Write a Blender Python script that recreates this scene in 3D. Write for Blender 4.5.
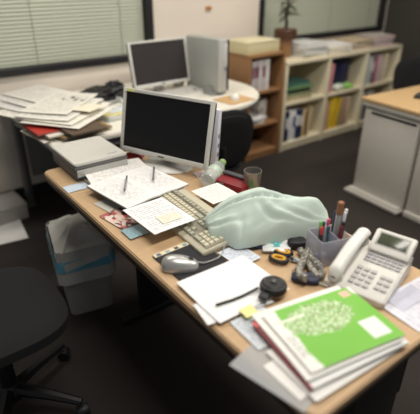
import bpy, bmesh, math, random
from mathutils import Vector, Matrix, noise as mn
random.seed(7)
for o in list(bpy.data.objects): bpy.data.objects.remove(o)
scene = bpy.context.scene
COL = scene.collection
PI = math.pi
# ------------------------------------------------------------------ camera
FPX, CX, CY = 460.0, 210.0, 207.0
YAW, PITCH, ROLL = [math.radians(a) for a in (37.26, 27.81, -0.23)]
CAM = Vector((0, 0, 1.48))
_f = Vector((math.sin(YAW)*math.cos(PITCH), math.cos(YAW)*math.cos(PITCH), -math.sin(PITCH)))
_r = Vector((math.cos(YAW), -math.sin(YAW), 0)); _d = _f.cross(_r)
RT = _r*math.cos(ROLL) + _d*math.sin(ROLL); DN = -_r*math.sin(ROLL) + _d*math.cos(ROLL)
cd = bpy.data.cameras.new('camera'); cam = bpy.data.objects.new('camera', cd); COL.objects.link(cam)
m3 = Matrix((RT, -DN, -_f)).transposed()
cam.matrix_world = Matrix.Translation(CAM) @ m3.to_4x4()
cd.sensor_width = 36; cd.sensor_fit = 'HORIZONTAL'; cd.lens = FPX/420*36; cd.clip_start = .02
cd.dof.use_dof = True; cd.dof.focus_distance = 1.66; cd.dof.aperture_fstop = 1.55
scene.camera = cam
def at(x, y, z=.70):
    "pixel -> point on the horizontal plane z"
    d = RT*((x-CX)/FPX) + DN*((y-CY)/FPX) + _f
    return CAM + d*((z-CAM.z)/d.z)
def aty(x, y, Y):
    d = RT*((x-CX)/FPX) + DN*((y-CY)/FPX) + _f
    return CAM + d*(Y/d.y)
# ------------------------------------------------------------------ light
w = bpy.data.worlds.new('world'); scene.world = w; w.use_nodes = True
w.node_tree.nodes['Background'].inputs[0].default_value = (.95, .97, 1, 1)
w.node_tree.nodes['Background'].inputs[1].default_value = .14
def area(name, loc, sx, sy, e, col=(1, .95, .87)):
    l = bpy.data.lights.new(name, 'AREA'); l.shape = 'RECTANGLE'; l.size = sx; l.size_y = sy; l.energy = e; l.color = col
    o = bpy.data.objects.new(name, l); COL.objects.link(o); o.location = loc; return o
for i, (x, y, e) in enumerate(((.9, .45, 18), (2.7, .45, 23), (.9, 2.2, 15), (2.7, 2.1, 12), (4.1, 1.2, 8))):
    area('ceiling_tube_light', (x, y, 2.57), 1.2, .30, e)
vs = scene.view_settings
vs.view_transform = 'Standard'; vs.look = 'None'; vs.exposure = 0.48; vs.gamma = 1; vs.use_curve_mapping = False
# ------------------------------------------------------------------ materials
def lin(c): return tuple((v/255/12.92 if v/255 <= .04045 else ((v/255+.055)/1.055)**2.4) for v in c)
class N:
    "tiny node helper"
    def __init__(s, name):
        s.m = bpy.data.materials.new(name); s.m.use_nodes = True; s.t = s.m.node_tree
        s.b = s.t.nodes['Principled BSDF']
    def n(s, typ, **k):
        nd = s.t.nodes.new(typ)
        for a, v in k.items(): setattr(nd, a, v)
        return nd
    def put(s, inp, v):
        if isinstance(v, bpy.types.NodeSocket): s.t.links.new(v, inp)
        elif isinstance(v, tuple) and len(v) == 3 and inp.type == 'RGBA': inp.default_value = (*v, 1)
        else: inp.default_value = v
    def math(s, op, a, b=0.0, clamp=False):
        nd = s.n('ShaderNodeMath', operation=op, use_clamp=clamp); s.put(nd.inputs[0], a); s.put(nd.inputs[1], b); return nd.outputs[0]
    def mix(s, f, a, b):
        nd = s.n('ShaderNodeMix', data_type='RGBA'); s.put(nd.inputs[0], f); s.put(nd.inputs[6], a); s.put(nd.inputs[7], b); return nd.outputs[2]
    def noise(s, vec, scale, detail=3, out='Fac'):
        nd = s.n('ShaderNodeTexNoise'); nd.inputs['Scale'].default_value = scale; nd.inputs['Detail'].default_value = detail
        if vec is not None: s.put(nd.inputs['Vector'], vec)
        return nd.outputs[out]
    def coord(s, k='Object'): return s.n('ShaderNodeTexCoord').outputs[k]
    def uv(s):
        sp = s.n('ShaderNodeSeparateXYZ'); s.put(sp.inputs[0], s.coord('UV')); return sp.outputs[0], sp.outputs[1]
    def rect(s, u, v, a, b, c, d):
        f = s.math('GREATER_THAN', u, a)
        for o, x, t in (('LESS_THAN', u, b), ('GREATER_THAN', v, c), ('LESS_THAN', v, d)):
            f = s.math('MULTIPLY', f, s.math(o, x, t))
        return f
    def vec(s, x, y, z=0.0):
        c = s.n('ShaderNodeCombineXYZ'); s.put(c.inputs[0], x); s.put(c.inputs[1], y); s.put(c.inputs[2], z); return c.outputs[0]
    def bump(s, h, st=.2, dist=.002):
        b = s.n('ShaderNodeBump'); b.inputs['Strength'].default_value = st; b.inputs['Distance'].default_value = dist
        s.put(b.inputs['Height'], h); s.put(s.b.inputs['Normal'], b.outputs[0])
    def fin(s, col, rough=.6, metal=0.0, spec=.5):
        s.put(s.b.inputs['Base Color'], col); s.put(s.b.inputs['Roughness'], rough); s.put(s.b.inputs['Metallic'], metal)
        s.b.inputs['Specular IOR Level'].default_value = spec
        return s.m
_cache = {}
def mat(c, rough=.55, metal=0, var=.08, scale=30, bump=0, spec=.5):
    "plain surface with faint mottling; c in sRGB bytes"
    k = (c, rough, metal, var, scale, bump, spec)
    if k in _cache: return _cache[k]
    s = N('surface_%02x%02x%02x' % c); l = lin(c); f = s.noise(s.coord(), scale)
    col = s.mix(f, tuple(v*(1-var) for v in l), tuple(min(1, v*(1+var)) for v in l))
    if bump: s.bump(s.noise(s.coord(), scale*6), bump)
    _cache[k] = s.fin(col, rough, metal, spec); return _cache[k]
def wood(c, scale=1, axis=(1, 14, 14), rough=.45):
    s = N('wood'); mp = s.n('ShaderNodeMapping'); s.put(mp.inputs[0], s.coord()); mp.inputs['Scale'].default_value = tuple(a*scale for a in axis)
    f = s.noise(mp.outputs[0], 6, 5); l = lin(c)
    return s.fin(s.mix(f, tuple(v*.82 for v in l), tuple(min(1, v*1.12) for v in l)), rough, 0, .4)
def glassy(c, alpha=.3, rough=.15):
    s = N('clear_plastic'); s.b.inputs['Alpha'].default_value = alpha
    return s.fin(lin(c), rough)
def text_paper(base=(236, 234, 230), ink=(70, 70, 85), rows=26, dens=.47, strength=.7, mu=.08, mv=.07, u0=None, head=False, fig=False):
    s = N('printed_paper'); u, v = s.uv()
    r = s.math('MULTIPLY', v, float(rows)); row = s.math('FLOOR', r); fr = s.math('FRACT', r)
    line = s.math('LESS_THAN', fr, .5)
    nz = s.noise(s.vec(s.math('MULTIPLY', u, 32.0), s.math('MULTIPLY', row, 5.37)), 1.0, 2)
    word = s.math('GREATER_THAN', nz, dens)
    ln = s.noise(s.vec(s.math('MULTIPLY', u, 1.3), s.math('MULTIPLY', row, 3.17)), 1.0, 1)
    m = s.math('MULTIPLY', line, word); m = s.math('MULTIPLY', m, s.math('GREATER_THAN', ln, .40))
    m = s.math('MULTIPLY', m, s.rect(u, v, mu, 1-mu, mv, 1-mv))
    m = s.math('MULTIPLY', m, strength)
    if fig:
        vo = s.n('ShaderNodeTexVoronoi', feature='DISTANCE_TO_EDGE'); s.put(vo.inputs['Vector'], s.vec(s.math('MULTIPLY', u, 9.0), s.math('MULTIPLY', v, 7.0))); vo.inputs['Scale'].default_value = 1
        g = s.math('MULTIPLY', s.math('LESS_THAN', vo.outputs['Distance'], .045), s.rect(u, v, .1, .9, .18, .8))
        m = s.math('MAXIMUM', m, s.math('MULTIPLY', g, .26))
    if head:
        nh = s.noise(s.vec(s.math('MULTIPLY', u, 16.0), s.math('MULTIPLY', v, 7.0)), 1.0, 0)
        m = s.math('MAXIMUM', m, s.math('MULTIPLY', s.math('GREATER_THAN', nh, .55), s.math('MULTIPLY', s.rect(u, v, .40, .9, .60, .80), .95)))
    return s.fin(s.mix(m, lin(base), lin(ink)), .75, 0, .2)
# ------------------------------------------------------------------ mesh helpers
class B:
    def __init__(s): s.bm = bmesh.new()
    def merge(s, bm, M=None):
        me = bpy.data.meshes.new('tmp'); bm.to_mesh(me); bm.free()
        if M is not None: me.transform(M)
        s.bm.from_mesh(me); bpy.data.meshes.remove(me); return s
    def box(s, c, d, bev=0, rot=None, seg=2):
        b = bmesh.new(); bmesh.ops.create_cube(b, size=1); bmesh.ops.scale(b, vec=d, verts=b.verts)
        if bev: bmesh.ops.bevel(b, geom=b.edges[:], offset=bev, segments=seg, affect='EDGES', profile=.5)
        M = Matrix.Translation(c)
        if rot is not None: M = M @ rot
        return s.merge(b, M)
    def prism(s, pts, z0, z1, bev=0, M=None):
        b = bmesh.new(); vs_ = [b.verts.new((p[0], p[1], z0)) for p in pts]; f = b.faces.new(vs_); f.normal_update()
        if f.normal.z > 0: f.normal_flip()
        r = bmesh.ops.extrude_face_region(b, geom=[f]); bmesh.ops.translate(b, vec=(0, 0, z1-z0), verts=[e for e in r['geom'] if isinstance(e, bmesh.types.BMVert)])
        bmesh.ops.recalc_face_normals(b, faces=b.faces[:])
        if bev:
            es = [e for e in b.edges if abs(e.verts[0].co.z-e.verts[1].co.z) < 1e-6]
            bmesh.ops.bevel(b, geom=es, offset=bev, segments=2, affect='EDGES')
        return s.merge(b, M)
    def tube(s, path, r, seg=8, caps=True):
        b = bmesh.new(); P = [Vector(p) for p in path]; rings = []; n = None
        for i, p in enumerate(P):
            t = (P[min(i+1, len(P)-1)]-P[max(i-1, 0)]).normalized()
            if n is None: n = t.orthogonal().normalized()
            n = (n-t*n.dot(t)).normalized(); q = t.cross(n); rr = r[i] if isinstance(r, (list, tuple)) else r
            rings.append([b.verts.new(p+(n*math.cos(a)+q*math.sin(a))*rr) for a in [2*PI*k/seg for k in range(seg)]])
        for a, c in zip(rings, rings[1:]):
            for k in range(seg): b.faces.new((a[k], a[(k+1) % seg], c[(k+1) % seg], c[k]))
        if caps: b.faces.new(rings[0][::-1]); b.faces.new(rings[-1])
        bmesh.ops.recalc_face_normals(b, faces=b.faces[:]); return s.merge(b)
    def lathe(s, prof, seg=24, M=None):
        b = bmesh.new(); rings = []
        for r, z in prof:
            rings.append([b.verts.new((0, 0, z))] if r < 1e-6 else [b.verts.new((r*math.cos(2*PI*k/seg), r*math.sin(2*PI*k/seg), z)) for k in range(seg)])
        for a, c in zip(rings, rings[1:]):
            for k in range(seg):
                k2 = (k+1) % seg
                if len(a) == 1 and len(c) == 1: continue
                if len(a) == 1: b.faces.new((a[0], c[k2], c[k]))
                elif len(c) == 1: b.faces.new((a[k], a[k2], c[0]))
                else: b.faces.new((a[k], a[k2], c[k2], c[k]))
        bmesh.ops.recalc_face_normals(b, faces=b.faces[:]); return s.merge(b, M)
    def grid(s, fn, nu, nv, th=0, M=None):
        "fn(u,v)->Vector; sheet with thickness th downwards and UVs"
        b = bmesh.new(); uvl = b.loops.layers.uv.new('UVMap'); T = {}; 
        for k, dz in ((0, 0), (1, -th)) if th else ((0, 0),):
            for i in range(nu+1):
                for j in range(nv+1):
                    p = Vector(fn(i/nu, j/nv)); p.z += dz; T[k, i, j] = b.verts.new(p)
        def face(ks):
            f = b.faces.new([T[k] for k in ks])
            for l, k in zip(f.loops, ks): l[uvl].uv = (k[1]/nu, k[2]/nv)
        for i in range(nu):
            for j in range(nv):
                face([(0, i, j), (0, i+1, j), (0, i+1, j+1), (0, i, j+1)])
                if th: face([(1, i, j), (1, i, j+1), (1, i+1, j+1), (1, i+1, j)])
        if th:
            per = [(i, 0) for i in range(nu)]+[(nu, j) for j in range(nv)]+[(i, nv) for i in range(nu, 0, -1)]+[(0, j) for j in range(nv, 0, -1)]
            for a, c in zip(per, per[1:]+per[:1]): face([(0, *a), (1, *a), (1, *c), (0, *c)])
        bmesh.ops.recalc_face_normals(b, faces=b.faces[:]); return s.merge(b, M)
def obj(name, B_, m, parent=None, smooth=True, angle=40):
    me = bpy.data.meshes.new(name); bm = B_.bm if isinstance(B_, B) else B_
    bm.to_mesh(me); bm.free(); me.materials.append(m)
    if smooth:
        me.shade_smooth()
        try: me.set_sharp_from_angle(angle=math.radians(angle))
        except Exception: pass
    o = bpy.data.objects.new(name, me); COL.objects.link(o)
    if parent is not None: o.parent = parent
    return o
def tag(o, label, cat, group=None):
    o['label'] = label; o['category'] = cat
    if group: o['group'] = group
    return o
def thing(name, label, cat, loc=(0, 0, 0), rz=0, group=None):
    o = bpy.data.objects.new(name, None); COL.objects.link(o); o.location = loc; o.rotation_euler = (0, 0, rz); o.empty_display_size = .05
    return tag(o, label, cat, group)
def struct(name, B_, m, label=None):
    o = obj(name, B_, m, None, False); o['kind'] = 'structure'
    if label: o['label'] = label
    return o
def inst(src, parent, loc, rot=None, scale=None, name=None):
    o = src.copy(); o.name = name or src.name.split('.')[0]; COL.objects.link(o); o.parent = parent; o.location = loc
    if rot is not None: o.rotation_euler = rot
    if scale is not None: o.scale = scale
    return o
RZ = lambda a: Matrix.Rotation(a, 4, 'Z'); RX = lambda a: Matrix.Rotation(a, 4, 'X'); RY = lambda a: Matrix.Rotation(a, 4, 'Y')
def fit(px, z):
    "four pixel corners lying on plane z -> centre, angle, width, height of the best rectangle"
    a, b, c, d = [at(x, y, z) for x, y in px]; ce = (a+b+c+d)/4
    ux = (b-a)+(c-d); uy = (d-a)+(c-b)
    ang = math.atan2(ux.y, ux.x); a2 = math.atan2(uy.y, uy.x)-PI/2
    da = (a2-ang+PI) % (2*PI)-PI
    return ce, ang+da/2, ux.length/2, uy.length/2
def sheet(name, label, cat, px, z, m, th=.0006, curl=.0, lift=(0, 0, 0, 0), group=None, wav=.0012, nu=10, nv=10):
    "a sheet of paper on plane z (underside); corners in pixels a,b,c,d; lift raises the corners"
    ce, ang, wd, ht = fit(px, z); ph = random.random()*6
    def fn(u, v):
        zz = wav*(1+math.sin(u*5+ph)*math.cos(v*4+ph*2))
        zz += lift[0]*((1-u)*(1-v))**2+lift[1]*(u*(1-v))**2+lift[2]*(u*v)**2+lift[3]*((1-u)*v)**2
        return ((u-.5)*wd, (v-.5)*ht, zz+th)
    o = obj(name, B().grid(fn, nu, nv, th), m); o.location = (ce.x, ce.y, z); o.rotation_euler[2] = ang
    return tag(o, label, cat, group)
# shared materials
M_white = mat((232, 230, 224), .5); M_black = mat((22, 22, 24), .5); M_dark = mat((38, 38, 40), .55)
M_silver = mat((186, 187, 186), .38, .35, .03); M_alu = mat((150, 152, 155), .3, .9)
M_blackfab = mat((18, 18, 21), .9, 0, .2, 200, .4)
M_paper = mat((238, 236, 232), .75, 0, .02, 8, 0, .2)
M_paper2 = mat((225, 220, 208), .75, 0, .04, 8, 0, .2)
M_screen = mat((16, 15, 16), .28, 0, .02)
DZ = .70          # desk height
# ------------------------------------------------------------------ setting
WY = 3.15
s = N('carpet'); co = s.coord(); f1 = s.noise(co, 350, 2); f2 = s.noise(co, 3, 4)
s.bump(f1, .5, .003)
M_floor = s.fin(s.mix(f1, s.mix(f2, lin((38, 33, 31)), lin((46, 41, 39))), lin((60, 54, 51))), .85, 0, .25)
s = N('painted_wall'); s.bump(s.noise(s.coord(), 220, 3), .12, .002)
M_wall = s.fin(s.mix(s.noise(s.coord(), 2, 3), lin((226, 216, 204)), lin((233, 224, 213))), .85, 0, .2)
M_frame = mat((28, 29, 33), .45)
M_dwall = mat((70, 66, 61), .8, 0, .08, 6)
struct('floor', B().box((2.0, .6, -.05), (7, 6, .1)), M_floor, 'dark brown-grey carpet floor of the office')
W1 = (-.6, 1.85); W2 = (2.92, 4.74); SILL = .845; WTOP = 2.0; FR = .045
xs = [-1.5, W1[0], W1[1], W2[0], W2[1], 5.0]
b = B()
for x0, x1 in ((xs[0], xs[1]), (xs[2], xs[3]), (xs[4], xs[5])): b.box(((x0+x1)/2, WY+.06, 1.3), (x1-x0, .12, 2.6))
for x0, x1 in (W1, W2):
    b.box(((x0+x1)/2, WY+.06, SILL/2), (x1-x0, .12, SILL)); b.box(((x0+x1)/2, WY+.06, (WTOP+2.6)/2), (x1-x0, .12, 2.6-WTOP))
struct('wall_back', b, M_wall, 'cream painted wall with two black-framed windows')
struct('wall_right', B().box((4.86, 1.2, 1.3), (.12, 3.9, 2.6)), M_dwall, 'dark grey-brown partition wall beyond the bookcase')
struct('ceiling', B().box((2.0, .9, 2.65), (7, 4.6, .1)), mat((235, 233, 228), .9), 'pale office ceiling')
struct('baseboard_back', B().box((1.65, WY-.006, .04), (6.3, .012, .08), .003), mat((40, 41, 48), .6), 'dark rubber baseboard along the window wall')
M_slat = mat((190, 195, 177), .5, 0, .03, 10)
M_glass = glassy((70, 80, 80), .9, .08)
for i, (x0, x1) in enumerate((W1, W2)):
    cx, wd = (x0+x1)/2, x1-x0
    b = B()
    b.box((cx, WY+.02, SILL+FR/2), (wd, .09, FR), .004); b.box((cx, WY+.02, WTOP-FR/2), (wd, .09, FR), .004)
    for x in (x0+FR/2-.004, x1-FR/2+.004): b.box((x, WY+.02, (SILL+WTOP)/2), (FR, .09, WTOP-SILL), .004)
    wo = struct('window_%d' % (i+1), b, M_frame, ['black framed window with closed pale blind behind the two monitors', 'black framed window with pale blind above the cream bookcase'][i])
    obj('pane', B().box((cx, WY+.075, (SILL+WTOP)/2), (wd-.06, .006, WTOP-SILL-.06)), M_glass, wo)
    sl = None; z = SILL+FR+.012
    while z < WTOP-FR:
        if sl is None:
            sl = obj('slat', B().grid(lambda u, v: ((u-.5)*(wd-2*FR-.01), (v-.5)*.007+.002*math.sin(v*PI), (v-.5)*.027), 1, 4, .0008), M_slat, wo); sl.location = (cx, WY+.035, z)
        else: inst(sl, wo, (cx, WY+.035, z))
        z += .0235
    for x in [x0+.35+k*.62 for k in range(int((wd-.3)/.62)+1)]:
        obj('blind_cord', B().tube([(x, WY+.025, SILL+FR), (x, WY+.025, WTOP-FR)], .0018, 6), mat((150, 152, 140), .8), wo)
    obj('bottom_rail', B().box((cx, WY+.035, SILL+FR+.006), (wd-2*FR-.01, .016, .01), .002), M_slat, wo)
wp = aty(208, 8, WY-.001)
t = thing('wall_clip', 'small orange clip on the bare wall between the windows', 'clip', (wp.x, WY-.008, wp.z))
obj('clip_body', B().box((0, 0, 0), (.05, .014, .03), .006), mat((190, 130, 70), .5), t); obj('clip_tab', B().box((0, -.010, -.004), (.02, .008, .012), .002), mat((170, 110, 60), .5), t)
# ------------------------------------------------------------------ desks
M_desk = wood((200, 168, 130)); M_edge = mat((58, 44, 36), .5)
DX0, DX1, DY0, DY1 = .522, 1.150, .345, 1.865
t = thing('office_desk', 'tan wood-topped office desk with dark frame, cluttered with papers', 'desk', (DX0, DY0, 0))
W_, L_ = DX1-DX0, DY1-DY0
def rounded(x0, y0, x1, y1, r, n=5):
    pts = []
    for cx, cy, a in ((x1-r, y0+r, -PI/2), (x1-r, y1-r, 0), (x0+r, y1-r, PI/2), (x0+r, y0+r, PI)):
        pts += [(cx+r*math.cos(a+PI/2*k/n), cy+r*math.sin(a+PI/2*k/n)) for k in range(n+1)]
    return pts
obj('desktop', B().prism(rounded(0, 0, W_, L_, .03), .675, .70, .004), M_desk, t)
obj('edge_band', B().prism(rounded(.004, .004, W_-.004, L_-.004, .03), .655, .6745), M_edge, t)
obj('apron', B().box((W_/2, L_/2, .615), (W_-.10, L_-.12, .075), .004), M_dark, t)
obj('modesty_panel', B().box((W_-.06, L_/2, .43), (.016, L_-.2, .29), .003), M_dark, t)
for y in (.08, L_-.32):
    obj('leg', B().box((W_/2+.04, y, .32), (.22, .045, .56), .01).box((W_/2+.04, y, .02), (.42, .05, .04), .01), M_black, t)
# white desk along the window wall with a rounded right end
t = thing('side_desk', 'white desk under the window with a rounded right end', 'desk', (.665, 2.13, 0))
pts = [(0, 0), (1.02, 0)]
for k in range(13):
    a = -PI/2+PI/2*k/12; pts.append((1.12+.50*math.cos(a), .48+.48*math.sin(a)))
pts += [(1.62, .60), (1.58, .99), (0, .99)]
M_desk2 = mat((232, 228, 216), .4, 0, .02)
obj('desktop', B().prism(pts, .672, .70, .006), M_desk2, t)
obj('apron', B().prism([(x*.94+.03, y*.92+.04) for x, y in pts], .625, .6715), mat((120, 120, 118), .5), t)
for x, y in ((.06, .86), (1.45, .85), (1.2, .2), (.25, .3)):
    obj('leg', B().lathe([(0, 0), (.034, 0), (.036, .012), (.028, .02), (.028, .625), (0, .625)], 20, Matrix.Translation((x, y, 0))), mat((105, 105, 104), .45, .3), t)
obj('modesty_panel', B().box((.75, .84, .42), (1.3, .018, .40), .003), mat((112, 112, 108), .6), t)
# desk on the right with a white pedestal side
t = thing('neighbour_desk', 'wood-topped desk with white side panel across the aisle', 'desk', (2.665, 1.835, 0), math.radians(-4))
M_side = mat((205, 201, 192), .5, 0, .03)
obj('desktop', B().box((.75, -.75, .6875), (1.5, 1.5, .025), .006), wood((198, 166, 122)), t)
obj('desktop_trim', B().box((.75, -.75, .66), (1.49, 1.49, .029), .004), mat((188, 184, 176), .5), t)
obj('side_panel', B().box((.05, -.24, .345), (.05, .42, .60), .008), M_side, t)
obj('side_panel', B().box((.055, -.90, .345), (.05, .86, .60), .008), M_side, t)
obj('foot', B().prism([(-.03, -.455), (.09, -.455), (.09, .0), (-.03, .0)], 0, .045, .014), M_side, t)
obj('foot', B().box((.05, -.9, .022), (.08, .86, .044), .01), M_side, t)
obj('back_panel', B().box((.75, -.06, .35), (1.3, .02, .58), .003), M_side, t)
obj('cable_slot', B().box((.022, -.26, .61), (.008, .34, .014), .003), M_dark, t)
# ------------------------------------------------------------------ bookcases
def case(name, label, x0, x1, yf, depth, h, cols, shelves, th, m, base):
    t = thing(name, label, 'bookcase', (x0, yf, 0)); W = x1-x0
    obj('back_panel', B().box((W/2, depth-.006, h/2), (W-.01, .01, h-.01)), m, t)
    obj('top', B().box((W/2, depth/2, h-th/2), (W, depth, th), .003), m, t)
    obj('plinth', B().box((W/2, depth/2+.01, base/2), (W-.004, depth-.03, base)), m, t)
    for k in range(cols+1):
        x = th/2+(W-th)*k/cols
        obj('upright', B().box((x, depth/2-.003, (h-th)/2), (th, depth-.006, h-th-.001), .002), m, t)
    cw = (W-th)/cols
    for k in range(cols):
        for z in shelves:
            obj('shelf', B().box((th/2+cw*(k+.5), depth/2+.004, z-th/2), (cw-th, depth-.02, th), .002), m, t)
    return t
case('wooden_bookcase', 'tall narrow brown wooden bookcase beside the cream one', 2.42, 2.81, 2.69, .44, .865, 1, (.06, .30, .575), .022, wood((150, 112, 76), 1, (14, 14, 1)), .036)
case('cream_bookcase', 'long low cream bookcase under the window, full of files', 2.825, 4.47, 2.69, .44, .775, 3, (.07, .43), .028, mat((222, 212, 184), .5, 0, .03), .04)
def book(name, label, x, z, w, h, d, c, lean=0, yf=2.715, spine=None, cat='book', group=None):
    z += w*math.sin(abs(lean))
    t = thing(name, label, cat, (x, yf, z), 0, group); t.rotation_euler[1] = lean
    m = mat(c, .5)
    cv = B().box((.0012, d/2, h/2), (.0024, d, h)).box((w-.0012, d/2, h/2), (.0024, d, h)).box((w/2, .0015, h/2), (w, .003, h), .001)
    obj('cover', cv, m, t)
    obj('pages', B().box((w/2, d/2+.0015, h/2), (w-.0052, d-.010, h-.008)), M_paper2, t)
    if spine: obj('spine_label', B().box((w/2, -.0006, h*.62), (w*.7, .001, h*.35)), mat(spine, .6), t)
    return t
def row(x, z, items, place, yf=2.72, maxh=.31):
    for i, (nm, cat, col, cn, w, h, lean, sp) in enumerate(items):
        book(nm, '%s %s %s' % (cn, nm.replace('_', ' '), place(i)), x, z, w, h, .22, col, lean, yf, sp, cat)
        nx = items[i+1][6] if i+1 < len(items) else 0
        x += w+.003+(abs(lean)*h if lean > nx else 0)
ORD = ['first', 'second', 'third', 'fourth', 'fifth', 'sixth', 'seventh', 'eighth', 'ninth', 'tenth', 'eleventh']
# lower-left compartment
row(2.90, .0705, [('binder', 'binder', (40, 50, 82), 'navy', .04, .27, 0, (225, 225, 225)), ('binder', 'binder', (228, 228, 226), 'white', .038, .28, 0, None),
                 ('binder', 'binder', (222, 224, 228), 'white', .042, .27, 0, (90, 100, 140)), ('binder', 'binder', (44, 54, 90), 'navy', .045, .28, 0, (232, 232, 232)),
                 ('binder', 'binder', (38, 46, 80), 'navy', .04, .27, 0, (232, 232, 232)), ('book', 'book', (220, 200, 150), 'cream', .03, .26, 0, None),
                 ('book', 'book', (120, 76, 52), 'brown', .03, .24, 0, None), ('folder', 'folder', (226, 206, 160), 'tan', .02, .27, .12, None)],
    lambda i: '%s from the left in lower left compartment of cream bookcase' % ORD[i])
# lower-middle compartment
row(3.42, .0705, [('folder', 'folder', (214, 150, 156), 'pink', .022, .29, 0, None), ('folder', 'folder', (206, 168, 160), 'dusty pink', .022, .28, 0, None),
                 ('folder', 'folder', (232, 196, 50), 'yellow', .03, .29, .10, None), ('folder', 'folder', (238, 206, 70), 'yellow', .03, .30, .14, None),
                 ('folder', 'folder', (228, 190, 46), 'yellow', .03, .29, .12, None), ('binder', 'binder', (168, 150, 118), 'khaki', .045, .28, 0, None),
                 ('binder', 'binder', (176, 132, 110), 'brown', .04, .28, 0, None), ('binder', 'binder', (196, 176, 150), 'beige', .045, .28, 0, None)],
    lambda i: '%s from the left in lower middle compartment of cream bookcase' % ORD[i])
row(3.96, .0705, [('binder', 'binder', (200, 190, 170), 'beige', .05, .28, 0, None), ('binder', 'binder', (90, 92, 100), 'grey', .05, .28, 0, None), ('binder', 'binder', (206, 200, 190), 'pale', .05, .27, 0, None),
                 ('binder', 'binder', (150, 140, 130), 'taupe', .05, .28, 0, None)],
    lambda i: '%s from the left in lower right compartment of cream bookcase' % ORD[i])
row(3.965, .4305, [('folder', 'folder', (176, 186, 192), 'grey-blue', .035, .27, 0, None), ('folder', 'folder', (225, 225, 220), 'white', .04, .27, 0, None), ('binder', 'binder', (120, 130, 150), 'slate', .045, .27, 0, (225, 225, 225)),
                  ('binder', 'binder', (196, 84, 88), 'red', .04, .26, 0, None), ('binder', 'binder', (206, 200, 206), 'lavender', .045, .27, 0, None), ('binder', 'binder', (222, 190, 180), 'salmon', .045, .26, 0, None),
                  ('binder', 'binder', (224, 212, 186), 'cream', .06, .27, .06, None)],
    lambda i: '%s from the left in upper right compartment of cream bookcase' % ORD[i])
# upper-middle: pink folders, navy box, green-white packets
row(3.41, .4305, [('folder', 'folder', (222, 140, 150), 'pink', .028, .27, .03, None), ('folder', 'folder', (232, 158, 164), 'pale pink', .03, .26, .05, None)],
    lambda i: '%s standing %s in upper middle compartment of cream bookcase' % ('file', ['at the far left', 'against the navy case'][i]))
t = thing('file_case', 'navy blue upright file case in upper middle compartment of cream bookcase', 'file case', (3.53, 2.80, .4305))
obj('case_body', B().box((.14, .10, .135), (.28, .19, .27), .006), mat((32, 36, 72), .55), t); obj('label_plate', B().box((.20, .003, .20), (.06, .003, .035)), mat((60, 64, 104), .6), t)
def packet(name, label, cat, loc, d, c1, c2, rz=0, tilt=0):
    t = thing(name, label, cat, loc, rz)
    b = bmesh.new(); bmesh.ops.create_cube(b, size=1); bmesh.ops.subdivide_edges(b, edges=b.edges[:], cuts=5, use_grid_fill=True)
    for v in b.verts:
        k = (1-(2*v.co.x)**4)*(1-(2*v.co.y)**4); v.co.z = v.co.z*(.25+.75*k)+.035*math.sin(v.co.x*17+v.co.y*9)*k
        v.co.x *= d[0]; v.co.y *= d[1]; v.co.z = (v.co.z+.5)*d[2]
    mm = B().merge(b, RX(tilt)); obj('wrapper', mm, mat(c1, .4, 0, .25, 14), t)
    obj('print_band', B().grid(lambda u, v: ((u-.5)*d[0]*.5, (v-.5)*d[1]*.5, d[2]*(1.02-.10*((2*u-1)**2))), 6, 4, .001, RX(tilt)), mat(c2, .45, 0, .2, 30), t)
    return t
packet('snack_packet', 'green and white packet lying before the navy file case', 'packet', (3.60, 2.755, .432), (.13, .08, .06), (226, 232, 222), (120, 190, 70), .2)
packet('snack_packet', 'bright green packet on the shelf right of the white one', 'packet', (3.735, 2.755, .432), (.11, .08, .05), (130, 196, 80), (230, 236, 226), -.2)
# upper-left compartment: flat pile of dark green volumes
zz = .4305
for i, (c, cn, w, h) in enumerate((((190, 176, 140), 'tan', .30, .028), ((160, 170, 130), 'olive', .31, .03), ((70, 100, 92), 'dark teal', .33, .036), ((116, 150, 108), 'dark green', .30, .028), ((80, 124, 114), 'teal', .27, .024))):
    t = thing('large_book', '%s book lying flat, %s in the pile on upper left shelf' % (cn, ['bottom', 'second up', 'middle', 'second from top', 'topmost'][i]), 'book', (2.90+.01*(i % 2)+.02*(i == 4), 2.73+.012*(i % 3), zz), .04*((i*7) % 3-1))
    obj('cover', B().box((w/2, .115, .0012), (w, .23, .0024)).box((w/2, .115, h-.0012), (w, .23, .0024)).box((w/2, .002, h/2), (w, .004, h)), mat(c, .5, 0, .3, 25), t)
    obj('pages', B().box((w/2, .117, h/2), (w-.012, .222, h-.0052)), M_paper2, t); zz += h+.0006
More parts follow.
